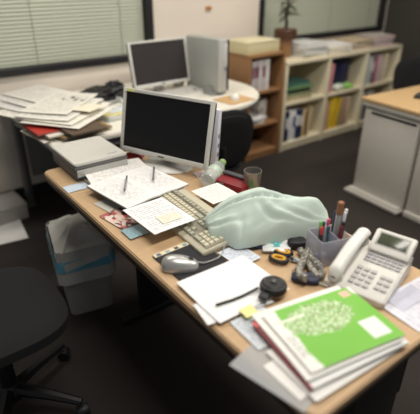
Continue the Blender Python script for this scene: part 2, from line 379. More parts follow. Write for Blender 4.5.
# wooden bookcase contents
row(2.49, .5755, [('booklet', 'booklet', (226, 222, 220), 'white', .03, .235, .0, (150, 60, 90)), ('booklet', 'booklet', (214, 200, 206), 'pale mauve', .035, .24, 0, (120, 50, 80)), ('booklet', 'booklet', (235, 232, 228), 'white', .032, .245, 0, None),
                 ('booklet', 'booklet', (222, 214, 212), 'grey-white', .035, .24, 0, (160, 90, 110)), ('booklet', 'booklet', (238, 236, 232), 'white', .04, .245, 0, None)],
    lambda i: '%s from the left on upper shelf of brown bookcase' % ORD[i], 2.73)
t = thing('white_carton', 'small white upright box with black cable on middle shelf of brown bookcase', 'box', (2.66, 2.80, .3005), .1)
obj('carton_body', B().box((.045, .06, .085), (.09, .11, .17), .004), mat((216, 212, 204), .6), t); obj('lid_flap', B().box((.045, .06, .1725), (.092, .112, .005), .001), mat((226, 222, 214), .6), t)
zz = .3005
for i in range(4):
    t = tag(obj('document', B().grid(lambda u, v: ((u-.5)*.165, (v-.5)*.19, .012+.004*math.sin(u*6+v*4+i)), 8, 8, .012), mat((234-4*i, 232-4*i, 228-3*i), .7)), 'loose white document pile, %s layer on middle shelf of brown bookcase' % ['bottom', 'second', 'third', 'top'][i], 'document'); t.location = (2.555+.004*i, 2.82-.008*i, zz); t.rotation_euler[2] = .1*i-.15; zz += .0145
pth = [(2.50+.012*k+.02*math.sin(k*1.3), 2.78+.03*math.sin(k*.9), zz+.012+.045*abs(math.sin(k*.62))) for k in range(15)]
tag(obj('black_cable', B().tube(pth, .0035, 8), M_black), 'thin black looped cable lying over the documents in brown bookcase', 'cable')
# on top of the cases
t = thing('storage_tray', 'pale yellow cardboard box lid on top of brown bookcase', 'box', (2.60, 2.86, .866), math.radians(3))
M_card = mat((214, 204, 164), .7, 0, .06)
b = B().box((0, 0, .003), (.35, .25, .006)); 
for sx, sy, dx, dy in ((0, -.123, .35, .005), (0, .123, .35, .005), (-.173, 0, .005, .246), (.173, 0, .005, .246)): b.box((sx, sy, .042), (dx, dy, .084), .001)
obj('tray_body', b, M_card, t); obj('lid', B().box((0, 0, .0865), (.36, .26, .005), .002).box((-.09, -.02, .0925), (.10, .16, .007), .003), mat((222, 214, 180), .7), t)
t = thing('potted_plant', 'dark bonsai-like plant in a brown ceramic pot between the bookcases', 'plant', (3.00, 2.90, .776)); t.scale = (1, 1, 1.25)
obj('pot', B().lathe([(0, 0), (.052, 0), (.058, .01), (.062, .10), (.060, .104), (.088, .118), (.092, .175), (.084, .178), (.08, .15), (0, .148)], 24), mat((150, 112, 76), .35, 0, .15), t)
obj('rim', B().lathe([(.088, .118), (.097, .124), (.097, .175), (.092, .18), (.084, .178)], 24), mat((84, 56, 42), .35), t)
obj('soil', B().lathe([(.084, .162), (.04, .170), (0, .172)], 16), mat((40, 32, 26), .95), t)
obj('trunk', B().tube([(0, 0, .165), (.008, 0, .21), (-.006, .006, .27), (.006, 0, .33), (.01, .01, .42)], [.016, .014, .012, .010, .005], 10), mat((70, 56, 44), .9), t)
rng = random.Random(3); lf = None
for k in range(46):
    z0 = .24+.012*(k % 18); a = rng.random()*6.28; r0 = .012
    if lf is None:
        lf = obj('leaf', B().grid(lambda u, v: (u*.10, (v-.5)*.026*math.sin(PI*min(1, .08+u*.92)), .02*u-.05*u*u), 5, 2, .0008), mat((60, 66, 52), .5, 0, .3), t); o = lf
    else: o = inst(lf, t, (0, 0, 0))
    o.location = (r0*math.cos(a), r0*math.sin(a), z0); o.rotation_euler = (rng.uniform(-.4, .4), rng.uniform(-.8, .3), a); q = rng.uniform(.6, 1.1); o.scale = (q, q, q)
def pile(x, y, z, n, w, d, th, cols, place, name='paper_stack', rz=0, cat='papers'):
    for i in range(n):
        c = cols[i % len(cols)]; a = rz+rng.uniform(-.12, .12); t_ = th*rng.uniform(.7, 1.3)
        o = obj(name, B().grid(lambda u, v: ((u-.5)*w, (v-.5)*d, t_+.0015*math.sin(u*5+i)), 6, 6, t_), mat(c, .7, 0, .05, 12)); o.location = (x+rng.uniform(-.012, .012), y+rng.uniform(-.012, .012), z+.0016); o.rotation_euler[2] = a
        tag(o, place(i), cat); z += t_+.0032
    return z
UP = ['bottom', 'second', 'third', 'fourth', 'fifth', 'sixth', 'seventh', 'eighth']
pile(3.22, 2.86, .776, 6, .30, .24, .014, [(232, 230, 226), (214, 216, 212), (236, 236, 234), (206, 208, 206)], lambda i: 'white document bundle on cream bookcase, %s of the pile nearest the plant' % UP[i], rz=.05)
pile(3.55, 2.84, .776, 4, .28, .23, .014, [(228, 220, 200), (236, 234, 230)], lambda i: '%s bundle of the second pile from the plant on cream bookcase' % UP[i], rz=-.1)
pile(3.88, 2.86, .776, 5, .27, .24, .016, [(216, 204, 190), (200, 180, 150), (224, 218, 206)], lambda i: 'beige bundle, %s of the middle pile on cream bookcase top' % UP[i], rz=.12)
pile(4.22, 2.86, .776, 6, .30, .24, .014, [(206, 176, 176), (196, 186, 180), (180, 150, 160), (204, 200, 198)], lambda i: 'mauve-grey bundle, %s of the pile at the far right on cream bookcase' % UP[i], rz=-.05)
# ------------------------------------------------------------------ chairs
def office_chair(label, loc, rz, seat_z=.44, back_z=.78, back_w=.42, ph=.3):
    t = thing('office_chair', label, 'chair', loc, rz)
    def cushion(w, d, h, n=14):
        b = bmesh.new(); bmesh.ops.create_cube(b, size=2); bmesh.ops.subdivide_edges(b, edges=b.edges[:], cuts=n-1, use_grid_fill=True)
        for v in b.verts:
            x, y, z = v.co; p = 3.2
            r = max(abs(x), abs(y)); l = (abs(x)**p+abs(y)**p)**(1/p)
            if l > 1e-6: x, y = x*r/l, y*r/l
            e = max(0, (r-.75)/.25); z *= math.sqrt(max(.04, 1-.9*e*e)); v.co = (x*w/2, y*d/2, z*h/2+.012*(x*x)*(z > 0))
        return b
    obj('seat', B().merge(cushion(.47, .46, .075), Matrix.Translation((0, 0, seat_z-.02))), M_blackfab, t)
    bk = obj('backrest', B().merge(cushion(back_w, .36, .05), Matrix.Translation((0, -.23, back_z-.18)) @ RX(math.radians(98))), M_blackfab, t)
    obj('back_shell', B().merge(cushion(back_w*.9, .31, .02), Matrix.Translation((0, -.262, back_z-.18)) @ RX(math.radians(98))), M_black, t)
    obj('back_bracket', B().tube([(0, -.02, seat_z-.07), (0, -.2, seat_z-.06), (0, -.27, seat_z), (0, -.275, back_z-.2)], .018, 10), M_black, t)
    obj('gas_lift', B().lathe([(0, .09), (.028, .09), (.028, .24), (.016, .245), (.016, seat_z-.06), (.07, seat_z-.058), (.07, seat_z-.045), (0, seat_z-.045)], 16), M_black, t)
    obj('hub', B().lathe([(0, .065), (.045, .065), (.05, .10), (.03, .13), (0, .13)], 16), M_black, t)
    for k in range(5):
        a = 2*PI*k/5+ph; c, s_ = math.cos(a), math.sin(a)
        lg = obj('base_leg', B().tube([(c*.03, s_*.03, .10), (c*.15, s_*.15, .092), (c*.27, s_*.27, .072)], [.026, .02, .014], 8), M_black, t)
        obj('castor', B().lathe([(0, -.022), (.022, -.022), (.025, -.016), (.025, .016), (.022, .022), (0, .022)], 16, Matrix.Translation((c*.27, s_*.27, .026)) @ RZ(a+.6) @ RY(PI/2)), M_black, lg)
    return t
office_chair('black fabric office chair in the near left corner, pulled up to the tan desk', (.135, 1.385, 0), math.radians(-90), .455, .84, .42, .785)
office_chair('black office chair seen from behind, tucked under the white desk', (1.525, 2.135, 0), math.radians(-4), .43, .785, .44)
office_chair('black office chair at the far end of the cream bookcase', (3.86, 1.98, 0), math.radians(150), .44, .78, .46)
# ------------------------------------------------------------------ screens and computers
M_bezel = mat((212, 211, 206), .4, .1, .02)
def monitor(label, cx, cy, rz, w, h, zb, tilt, sc, logo, sticker=False):
    t = thing('monitor', label, 'monitor', (cx, cy, DZ), rz)
    R = Matrix.Translation((0, 0, zb)) @ RX(-tilt); bz = .014; d = .02
    b = B()
    for c, s_ in (((-w/2+bz/2, 0, h/2), (bz, d, h)), ((w/2-bz/2, 0, h/2), (bz, d, h)), ((0, 0, h-bz/2), (w-2*bz, d, bz)), ((0, 0, .011), (w-2*bz, d, .022))):
        b.merge(B().box(c, s_, .0025).bm, R)
    obj('bezel', b, M_bezel, t)
    obj('screen', B().merge(B().box((0, .003, h/2+.004), (w-2*bz+.002, .012, h-bz-.020)).bm, R), sc, t)
    obj('back_cover', B().merge(B().box((0, .022, h/2), (w-.01, .024, h-.01), .008).box((0, .042, h/2), (w*.55, .03, h*.6), .01).bm, R), mat((60, 60, 62), .5), t)
    lg = obj('logo', B().merge(B().box((0, -.0104, .011), (.014, .001, .010) if logo == 'disc' else (.032, .001, .005), .0003).bm, R), mat((70, 72, 80), .4), t)
    if sticker:
        st = obj('sticker', B().merge(B().box((-w/2+.035, -.0104, h-.007), (.055, .001, .011)).bm, R), mat((228, 226, 150), .7), t)
        obj('sticker_tip', B().merge(B().box((-w/2+.012, -.0112, h-.008), (.014, .001, .015)).bm, R), mat((245, 242, 225), .7), t)
    obj('stand_neck', B().box((0, .062, (zb+h*.5)/2), (.07, .022, zb+h*.5), .006), M_bezel, t)
    obj('stand_base', B().lathe([(0, 0), (.115, 0), (.118, .004), (.108, .011), (.04, .018), (0, .018)], 32, Matrix.Translation((0, .04, 0)) @ Matrix.Diagonal((1, .75, 1, 1))), M_bezel, t)
    return t
s = N('near_screen'); M_s1 = s.fin(lin((13, 12, 13)), .3, 0, .4)
monitor('silver-framed monitor with a dark screen and yellow sticker on the tan desk', .944, 1.581, math.radians(-67.9), .45, .273, .044, math.radians(12.7), M_s1, 'strip', True)
s = N('far_screen_reflection'); M_s2 = s.fin(lin((50, 45, 45)), .32, 0, .6)  # reflection of the dim room wall put into the screen's base colour
monitor('silver-framed monitor with a brownish wall reflection coloured into its dark screen on the white desk', 1.63, 2.665, math.radians(1.2), .442, .289, .063, math.radians(10.7), M_s2, 'disc')
# slim white unit standing behind the near monitor
t = thing('slim_case', 'slim white upright unit standing behind the yellow-stickered monitor', 'box', (1.096, 1.520, DZ), math.radians(-67.9))
SM = RX(-math.radians(7))
obj('case_body', B().merge(B().box((0, .014, .127), (.16, .026, .25), .004).bm, SM), mat((222, 222, 232), .4), t)
for z in (.06, .10, .14): obj('slot', B().merge(B().box((.0802, .014, z), (.001, .010, .018)).bm, SM), mat((120, 120, 130), .5), t)
# slim desktop computer on the white desk
t = thing('desktop_computer', 'grey slim desktop computer standing upright on the white desk', 'computer', (1.921, 2.563, DZ), math.radians(-80))
TL, TW, TH = .311, .089, .335
obj('side_case', B().box((-.01, 0, .022+TH/2), (TL-.02, TW, TH), .004), mat((170, 172, 168), .45, .25, .02), t)
fp = obj('front_panel', B().box((TL/2-.011, 0, .022+TH/2), (.02, TW-.002, TH-.002), .005), mat((196, 197, 194), .45, .1, .02), t)
obj('drive_bay', B().box((TL/2+.0, .012, .022+TH*.70), (.004, .035, TH*.42), .001), mat((216, 216, 214), .4), fp)
obj('power_button', B().box((TL/2+.002, .008, .022+TH*.44), (.004, .014, .014), .002), mat((70, 90, 150), .3), fp)
obj('dark_grille', B().box((TL/2-.005, TW/2-.012, .022+TH/2), (.018, .016, TH*.96), .002), mat((30, 31, 34), .5), fp)
b = B()
for s_ in (-1, 1): b.prism([(-.05, 0), (.05, 0), (.03, .055), (-.01, .055)], 0, .006, 0, Matrix.Translation((.06, s_*(TW/2+.006), .0)) @ RX(PI/2))
obj('stand', b.box((.06, 0, .010), (.12, TW+.05, .020), .004), mat((150, 152, 150), .4, .2), t)
t = thing('wall_adapter', 'small pale socket block with plugs beside the upright computer', 'adapter', (1.86, 2.83, DZ), .2)
obj('adapter_body', B().box((0, 0, .05), (.07, .05, .10), .006), mat((205, 203, 196), .5), t)
for dz in (.03, .07): obj('plug', B().box((.012, -.032, dz), (.028, .018, .022), .004), M_dark, t)
# ------------------------------------------------------------------ keyboards
def keyboard(label, loc, rz, L, D, cbase, ckey, dark=None, single=True, well=None):
    t = thing('keyboard', label, 'keyboard', loc, rz)
    M = Matrix((( 0, 0, 1, -L/2), (1, 0, 0, 0), (0, 1, 0, 0), (0, 0, 0, 1)))
    prof = [(-D/2, 0), (D/2, 0), (D/2, .026), (D/2-.03, .027), (-D/2+.004, .014), (-D/2, .010)]
    obj('keyboard_body', B().prism(prof, 0, L, .003, M), mat(cbase, .5, 0, .03), t)
    slope = math.atan2(.013, D-.034); zz = lambda y: .014+(y+D/2-.004)*math.tan(slope)
    obj('key_well', B().box((0, -.006, zz(-.006)+.0006), (L-.024, D-.05, .0012), 0, RX(slope)), mat(well or tuple(int(v*.72) for v in cbase), .6), t)
    p = (L-.03)/22.7; x0 = -L/2+.015; rows = []
    ys = [-D/2+.028+p*k for k in range(5)]+[-D/2+.028+p*5.35]
    def put(r, x, n, w=1.0): 
        for k in range(n): rows.append((x0+p*(x+w*(k+.5)), ys[r], w))
    put(0, 0, 3, 1.25); put(0, 3.75, 1, 6.25); put(0, 10, 4, 1.25)
    put(1, 0, 1, 2.25); put(1, 2.25, 10); put(1, 12.25, 1, 2.75)
    put(2, 0, 1, 1.75); put(2, 1.75, 11); put(2, 12.75, 1, 2.25)
    put(3, 0, 1, 1.5); put(3, 1.5, 12); put(3, 13.5, 1, 1.5)
    put(4, 0, 13); put(4, 13, 1, 2)
    put(5, 0, 1); put(5, 2, 4); put(5, 6.5, 4); put(5, 11, 4)
    put(0, 15.3, 3); put(1, 16.3, 1); put(3, 15.3, 3); put(4, 15.3, 3); put(5, 15.3, 3)
    put(0, 18.7, 1, 2); put(0, 20.7, 2)
    for r in (1, 2, 3, 4): put(r, 18.7, 4)
    def keybm(w):
        b = bmesh.new(); bmesh.ops.create_cube(b, size=1)
        for v in b.verts:
            k = .5 if v.co.z < 0 else .38; v.co.x = math.copysign(w*p/2-(.0006 if v.co.z < 0 else .0026), v.co.x); v.co.y = math.copysign(p*k-.0004, v.co.y); v.co.z = (v.co.z+.5)*.0085
        return b
    mk, mk2 = mat(ckey, .55, 0, .03), mat(dark or ckey, .55, 0, .03)
    if single:
        src = {}
        for x, y, w in rows:
            g = dark and (w > 1 and w < 6 or abs(y-ys[5]) < 1e-6 or (x > x0+15*p and x < x0+18.5*p))
            if (w, g) not in src: o = src[w, g] = obj('key', B().merge(keybm(w)), mk2 if g else mk, t, False)
            else: o = inst(src[w, g], t, (0, 0, 0))
            o.location = (x, y, zz(y)+.001); o.rotation_euler = (slope, 0, 0)
    else:
        b = B()
        for x, y, w in rows: b.merge(keybm(w), Matrix.Translation((x, y, zz(y)+.001)) @ RX(slope))
        o = obj('keys', b, mk, t, False); o['kind'] = 'stuff'
    return t
keyboard('beige full-size keyboard half under the mint cloth on the tan desk', (.782, 1.152, DZ), math.radians(-93), .455, .175, (196, 190, 168), (206, 200, 178), (170, 168, 150))
kp = at(184, 93, .71)
keyboard('white keyboard in front of the brown-reflecting monitor on the white desk', (kp.x, kp.y, DZ), math.radians(8), .42, .15, (222, 220, 212), (206, 204, 198), None, False, (84, 84, 82))
# ------------------------------------------------------------------ mice
def mouse(label, loc, rz, c, metal, k=1.0):
    t = thing('computer_mouse', label, 'mouse', loc, rz)
    def shell(hs, inset=0):
        b = bmesh.new(); nu, nv = 18, 12; T = []
        for i in range(nu+1):
            a = PI*i/nu; x = -math.cos(a)*.054; r = []
            wd = (.031+.003*math.cos(a))*math.sin(a)**.55; ht = .036*math.sin(a)**.6*(1-.25*(x/.054))
            for j in range(nv+1):
                e = PI*j/nv; r.append(b.verts.new((x*k, -math.cos(e)*wd*k, math.sin(e)**.8*ht*k*hs)))
            T.append(r)
        for i in range(nu):
            for j in range(nv): b.faces.new((T[i][j], T[i+1][j], T[i+1][j+1], T[i][j+1]))
        for i in range(nu): b.faces.new((T[i][0], T[i][nv], T[i+1][nv], T[i+1][0]))
        bmesh.ops.remove_doubles(b, verts=b.verts, dist=1e-5); bmesh.ops.recalc_face_normals(b, faces=b.faces[:]); return b
    obj('shell', B().merge(shell(1)), mat(c, .32, metal, .02), t)
    obj('button_split', B().tube([(x*k, 0, (.0365*math.sin(math.acos(-x/.054))**.6*(1-.25*x/.054))*k) for x in (.012, .02, .03, .04, .048)], .0008, 6), mat((90, 90, 92), .5), t)
    obj('scroll_wheel', B().lathe([(0, -.003), (.008, -.003), (.009, 0), (.008, .003), (0, .003)], 16, Matrix.Translation((.030*k, 0, .0245*k)) @ RX(PI/2)), M_dark, t)
    return t
MOUSE = mouse('silver computer mouse on the black mouse pad', (.596, .925, .7052), math.radians(-37), (192, 192, 190), .55)
mp2 = at(234, 98, .71)
t = thing('mouse_pad', 'small tan mouse pad at the rounded end of the white desk', 'mouse pad', (mp2.x, mp2.y, DZ), .1)
obj('pad_sheet', B().prism(rounded(-.11, -.09, .11, .09, .012), 0, .003, .0006), mat((196, 160, 112), .7), t)
obj('pad_edge', B().prism(rounded(-.112, -.092, .112, .092, .012), 0, .0014), mat((150, 118, 80), .7), t)
mouse('white computer mouse on the small tan mouse pad', (mp2.x+.01, mp2.y+.005, .7032), math.radians(60), (236, 236, 232), 0, .95)
# black mouse pad with a sticker strip
ce, ang, wd, ht = fit([(152, 256), (180, 281), (231, 262), (194, 239)], .703)
t = thing('mouse_pad', 'black mouse pad with a cream sticker strip under the silver mouse', 'mouse pad', (ce.x, ce.y, DZ), ang)
obj('pad_sheet', B().prism(rounded(-wd/2, -ht/2, wd/2, ht/2, .008), .0, .004, .001), mat((34, 34, 38), .8, 0, .1, 200, .2), t)
obj('sticker_strip', B().box((-wd/2+.009, 0, .0043), (.018, ht*.96, .0006)), mat((222, 212, 180), .6), t)
for k, c in enumerate(((60, 80, 100), (120, 150, 160), (70, 70, 74), (150, 170, 180), (90, 100, 120))):
    obj('sticker_square', B().box((-wd/2+.010, ht*(.38-.19*k), .0048), (.012, .014, .0006)), mat(c, .6), t)
cp = [at(198, 262, .712), at(204, 263, .708), at(211, 261, .707), at(218, 258, .707), at(222, 254, .707), at(224, 248, .71), at(223, 243, .72)]
cb = obj('cable', B().tube(cp, .0022, 8), mat((170, 170, 168), .5), MOUSE); cb.matrix_parent_inverse = (Matrix.Translation(MOUSE.location) @ RZ(MOUSE.rotation_euler[2])).inverted()
# ------------------------------------------------------------------ silver box at the desk corner
ce, ang, wd, ht = fit([(66.5, 169), (122, 153), (107, 134), (54, 144)], .776); wd *= .93; ht *= .96
t = thing('portable_printer', 'silver and grey flat printer box at the far left corner of tan desk', 'printer', (ce.x, ce.y, DZ), ang+math.radians(5))
obj('lower_body', B().box((0, 0, .024), (wd-.006, ht-.006, .048), .006), mat((92, 92, 92), .5), t)
obj('upper_body', B().box((0, 0, .0565), (wd, ht, .016), .005), mat((120, 120, 118), .4, .2), t)
ld = obj('lid', B().prism(rounded(-wd/2, -ht/2, wd/2, ht/2, .012), .065, .076, .003), mat((214, 212, 206), .35, .1, .02), t)
obj('lid_mark', B().box((wd*.28, -ht*.36, .0763), (.045, .004, .0006)), mat((140, 140, 140), .5), ld)
obj('front_lip', B().box((0, -ht/2-.0035, .036), (wd*.96, .010, .030), .003), mat((196, 195, 190), .4, .2), t)
# ------------------------------------------------------------------ papers on the far half of the tan desk
sheet('blue_note', 'pale blue note at the desk edge beside the silver printer', 'note', [(66, 186), (80, 181), (88, 190), (72, 194)], .7005, mat((196, 210, 224), .7))
sheet('clear_sleeve', 'greyish clear sleeve by the desk edge under the picture flyer', 'sleeve', [(96, 203), (112, 217), (124, 209), (107, 199)], .7006, mat((205, 204, 196), .35))
s = N('photo_flyer'); v_ = s.n('ShaderNodeTexVoronoi'); s.put(v_.inputs['Vector'], s.coord('UV')); v_.inputs['Scale'].default_value = 8
sp = s.n('ShaderNodeSeparateColor'); s.put(sp.inputs[0], v_.outputs['Color'])
c1 = s.mix(s.math('GREATER_THAN', sp.outputs[0], .5), lin((176, 90, 92)), lin((104, 66, 62))); c1 = s.mix(s.math('GREATER_THAN', sp.outputs[1], .6), c1, lin((230, 196, 180)))
M_flyer = s.fin(s.mix(s.math('GREATER_THAN', sp.outputs[2], .8), c1, lin((222, 210, 200))), .35)
sheet('picture_flyer', 'glossy flyer with a crowded red and pink picture at the desk edge', 'flyer', [(104, 216), (121, 232), (139, 221), (122, 206)], .7024, M_flyer)
s = N('blue_card'); u, v = s.uv(); f = s.noise(s.coord('UV'), 6)
M_bcard = s.fin(s.mix(s.math('GREATER_THAN', v, .55), s.mix(f, lin((120, 160, 172)), lin((180, 208, 216))), lin((190, 220, 232))), .35)
sheet('picture_card', 'blue and teal picture card beside the red picture flyer', 'card', [(122, 231), (130, 240), (149, 233), (139, 224)], .7042, M_bcard)
STK = [((88, 176), (98, 199), (150, 178), (132, 160)), ((92, 182), (118, 205), (170, 186), (138, 166)), ((95, 180), (124, 206), (176, 187), (142, 167))]
zz = .7012
for i, q in enumerate(STK):
    th = (.008, .007, .005)[i]; sheet('document_bundle', 'white document bundle under the open booklet, %s of three' % ['lowest', 'middle', 'upper'][i], 'documents', q, zz, [M_paper2, M_paper, mat((120, 122, 124), .6)][i], th, wav=.0004); zz += th+.0012
sheet('printed_sheet', 'printed white sheet between silver printer and open booklet', 'paper', [(91, 193), (152, 172), (140, 159), (84.5, 166)], .7262, text_paper(rows=22, strength=.35), lift=(0, 0, 0, .006))
# open booklet
ce, ang, wd, ht = fit([(126, 209), (187, 183), (146, 164), (90, 185)], .738)
t = thing('open_booklet', 'open booklet with sketchy diagrams under the handwritten form', 'booklet', (ce.x, ce.y, .729), ang)
obj('cover', B().grid(lambda u, v: ((u-.5)*(wd+.004), (v-.5)*(ht+.004), .0012), 8, 4, .0012), mat((60, 62, 66), .5), t)
for k in (0, 1):
    def pg(u, v, k=k):
        x = u if k else 1-u
        return ((k-.5)*wd/1+(u-.5+(.5-k))*wd/2+(0 if k else 0), (v-.5)*ht, .0085+.004*math.sin(PI*min(1, (1-x)*1.0))*(1 if x < 1 else 0)-.004*(1-x)**2)
    def pg2(u, v, k=k):
        d = u if k else 1-u   # distance from the spine
        return ((u-1+k)*wd/2, (v-.5)*ht, .0075+.0045*math.sin(PI*min(1, d*1.6+.05))*(1-d)-.001*d)
    obj('page_block', B().grid(pg2, 14, 6, .006), text_paper((240, 239, 238), (110, 110, 120), 20, .5, .25, fig=True), t)
def pen(label, a, b_, c, tipc, r=.0038):
    a, b_ = Vector(a), Vector(b_); t = thing('pen', label, 'pen', a); d = b_-a
    obj('barrel', B().tube([d*.0, d*.02, d*.86], [r*.7, r, r], 10), mat(c, .3, .2), t)
    obj('tip', B().tube([d*.86, d*.97, d], [r*.95, r*.35, r*.15], 10), mat(tipc, .3, .3), t)
    obj('clip', B().box(d*.16+Vector((0, 0, r+.0008)), (.003, d.length*.22, .001), 0, RZ(math.atan2(d.y, d.x)-PI/2)), mat(tipc, .3, .4), t)
pen('grey pen lying on the left page of the open booklet', at(127, 176, .7485), at(124, 192, .7485), (150, 152, 156), (80, 82, 86))
pen('grey pen lying on the right page of the open booklet', at(154, 167, .7485), at(153, 181, .7485), (140, 142, 148), (90, 92, 96))
sheet('handwritten_form', 'handwritten form with a pasted card, overlapping the keyboard edge', 'form', [(153, 237.5), (189, 220), (164, 195), (128.5, 211)], .7440, text_paper((240, 240, 240), (96, 100, 130), 17, .46, .42), wav=.0008)
sheet('business_card', 'small cream card lying on the handwritten form', 'card', [(163, 225), (182, 217), (175, 210.5), (158, 218)], .7468, text_paper((236, 232, 214), (120, 110, 100), 7, .5, .4), th=.0008, wav=.0002)
t = packet('candy_wrapper', 'crumpled red wrapper tucked at the foot of the near monitor', 'wrapper', at(134, 159, .70), (.09, .035, .03), (150, 30, 40), (200, 120, 120), -.9)
sheet('printed_sheet', 'white printed sheet between beige keyboard and mint cloth', 'paper', [(214, 205), (239, 195), (218, 183), (191, 191.5)], .7320, text_paper(rows=20, strength=.4, ink=(110, 90, 100)))
t = sheet('pink_leaflet', 'white leaflet with red print under the plastic bottle', 'leaflet', [(206, 186), (221, 182.5), (207, 170), (194, 173)], .7005, text_paper((234, 220, 220), (190, 60, 70), 9, .42, .75))
# plastic bottle lying down
p0, p1 = at(207, 181, .735), at(223, 162, .735); d = (p1-p0).normalized(); BL = .205
t = thing('plastic_bottle', 'clear plastic bottle with green cap lying by the near monitor', 'bottle', (p0.x, p0.y, .736)); t.rotation_euler = (0, PI/2, math.atan2(d.y, d.x))
s = N('bottle_plastic'); s.b.inputs['Alpha'].default_value = .5
M_pet = s.fin(lin((214, 224, 220)), .12)
obj('bottle_body', B().lathe([(0, .004), (.026, 0), (.032, .008), (.031, .02), (.032, .03), (.030, .036), (.032, .044), (.032, .10), (.030, .106), (.032, .114), (.030, .135), (.02, .165), (.0135, .178), (.0135, .186)], 24), M_pet, t)
obj('cap', B().lathe([(.0145, .182), (.0155, .184), (.0155, .202), (.014, .205), (0, .205)], 20), mat((150, 184, 110), .4), t)
obj('wrap_label', B().lathe([(.0325, .052), (.0328, .054), (.0328, .094), (.0325, .096)], 24), mat((190, 206, 190), .4, 0, .4, 40), t)
obj('neck_ring', B().lathe([(.0135, .172), (.018, .174), (.0135, .177)], 20), mat((150, 196, 110), .4), t)
# red tin with dark lid
ce, ang, wd, ht = fit([(220, 182), (240, 193), (249, 184), (228, 171)], .725)
t = thing('red_case', 'dark red long case with grey lid edge behind the mint cloth', 'case', (ce.x-.004, ce.y, DZ), ang)
obj('case_body', B().box((0, 0, .018), (wd, ht*.8, .036), .004), mat((128, 28, 36), .45), t)
obj('lid', B().box((0, ht*.30, .042), (wd*1.02, ht*.24, .011), .003), mat((72, 70, 74), .5), t)
obj('latch', B().box((-wd*.2, -ht*.4-.001, .026), (.02, .003, .01), .001), M_alu, t)
# mug
t = thing('steel_mug', 'grey metal cup with a green tree print behind the mint cloth', 'cup', (1.112, 1.192, DZ)); t.scale = (.92, .92, .9)
MUGH = .093
obj('cup_body', B().lathe([(0, 0), (.030, 0), (.032, .003), (.0375, MUGH-.002), (.0375, MUGH), (.0355, MUGH), (.0305, .006), (0, .005)], 28), mat((140, 136, 130), .35, .5), t)
for k, (z, r) in enumerate(((.030, .016), (.044, .012), (.056, .007))):
    a0 = math.radians(222)
    obj('tree_print', B().grid(lambda u, v: ((.0325+.0052*(z+v*.014)/MUGH+.0006)*math.cos(a0+(u-.5)*r*(1-v)/.017), (.0325+.0052*(z+v*.014)/MUGH+.0006)*math.sin(a0+(u-.5)*r*(1-v)/.017), z+v*.018), 6, 3, .0002), mat((70, 120, 76), .5), t)
# ------------------------------------------------------------------ mint cloth
ST = [((205.5, 225, .737), (205.5, 217, .752)), ((210, 235, .728), (217, 206.5, .787)), ((220, 242, .715), (235, 195.5, .825)), ((236, 248, .713), (258, 189, .850)), ((246, 247.5, .716), (272, 193, .848)),
      ((262, 244, .722), (286, 197, .838)), ((284, 241, .722), (301, 197.5, .838)), ((307, 237.5, .722), (317, 198, .832)), ((329, 222, .760), (327, 211, .785))]
F_ = [at(*a) for a, b_ in ST]; R_ = [at(*b_) for a, b_ in ST]
def cr(P, u):
    x = u*(len(P)-1); i = min(int(x), len(P)-2); f = x-i
    p0, p1, p2, p3 = P[max(i-1, 0)], P[i], P[i+1], P[min(i+2, len(P)-1)]
    return .5*((2*p1)+(p2-p0)*f+(2*p0-5*p1+4*p2-p3)*f*f+(3*p1-p0-3*p2+p3)*f*f*f)
def g(x, c, w_): return math.exp(-((x-c)/w_)**2)
def cloth(u, v):
    f, r = cr(F_, u), cr(R_, u); k = math.sin(PI*min(1, max(0, u*.96+.02)))**.5
    back = Vector((r.x+.075*k, r.y+.10*k, .712))
    if v < .62:
        t_ = v/.62; s_ = math.sin(t_*PI/2); p = f+(r-f)*t_; p.z = f.z+(r.z-f.z)*(.34*(1-math.exp(-t_*9))+.66*(t_-.12*math.sin(2*PI*t_)/2))
        out = (1-t_)*t_*.03*k; p.x -= out*.7; p.y -= out*.6
    else:
        t_ = (v-.62)/.38; p = r+(back-r)*t_; p.z = r.z+(back.z-r.z)*(1-math.cos(t_*PI/2))**1.0
    # folds
    e = k*min(1, v*8)*(1 if v < .62 else max(0, 1-(v-.62)/.3))
    c1 = .42+.27*u; fa = g(u, .28, .30)
    p.z += e*fa*(-.019*g(v, c1, .014)+.008*g(v, c1+.05, .03)+.005*g(v, c1-.05, .03))
    d1 = v-(.52-.75*(u-.42)); p.z += e*g(u, .62, .16)*(.009*g(d1, 0, .045)-.008*g(d1, -.07, .03))
    d2 = v-(.40-.9*(u-.75)); p.z += e*g(u, .82, .12)*(.008*g(d2, 0, .045)-.007*g(d2, -.07, .03))
    d3 = v-(.12+.5*u); p.z += e*g(u, .18, .12)*(.009*g(d3, 0, .04)-.010*g(d3, -.06, .025))
    p.z += e*(-.012*g(u, .43-.30*v, .016)*g(v, .08, .13)+.007*g(u, .38-.30*v, .04)*g(v, .08, .16))
    p.z += e*.0035*math.sin(u*9+v*5)+e*.006*mn.noise(Vector((u*6, v*4, 2)))+e*.003*mn.noise(Vector((u*16, v*9, 5)))
    q = .006*g(v, 0, .1)*math.sin(u*30); p.x += q*.5; p.z = max(p.z, .7065)
    if .0 < u < .36: p.z = max(p.z, .716)
    return p
s = N('mint_cloth'); s.bump(s.noise(s.coord(), 900, 2), .15, .001)
M_mint = s.fin(s.mix(s.noise(s.coord(), 12), lin((196, 212, 202)), lin((206, 221, 212))), .9, 0, .15)
try: s.b.inputs['Sheen Weight'].default_value = .15
except Exception: pass
o = tag(obj('folded_jacket', B().grid(cloth, 90, 44, .003), M_mint, None, True, 80), 'pale mint-green folded jacket heaped over the keyboard end', 'jacket')
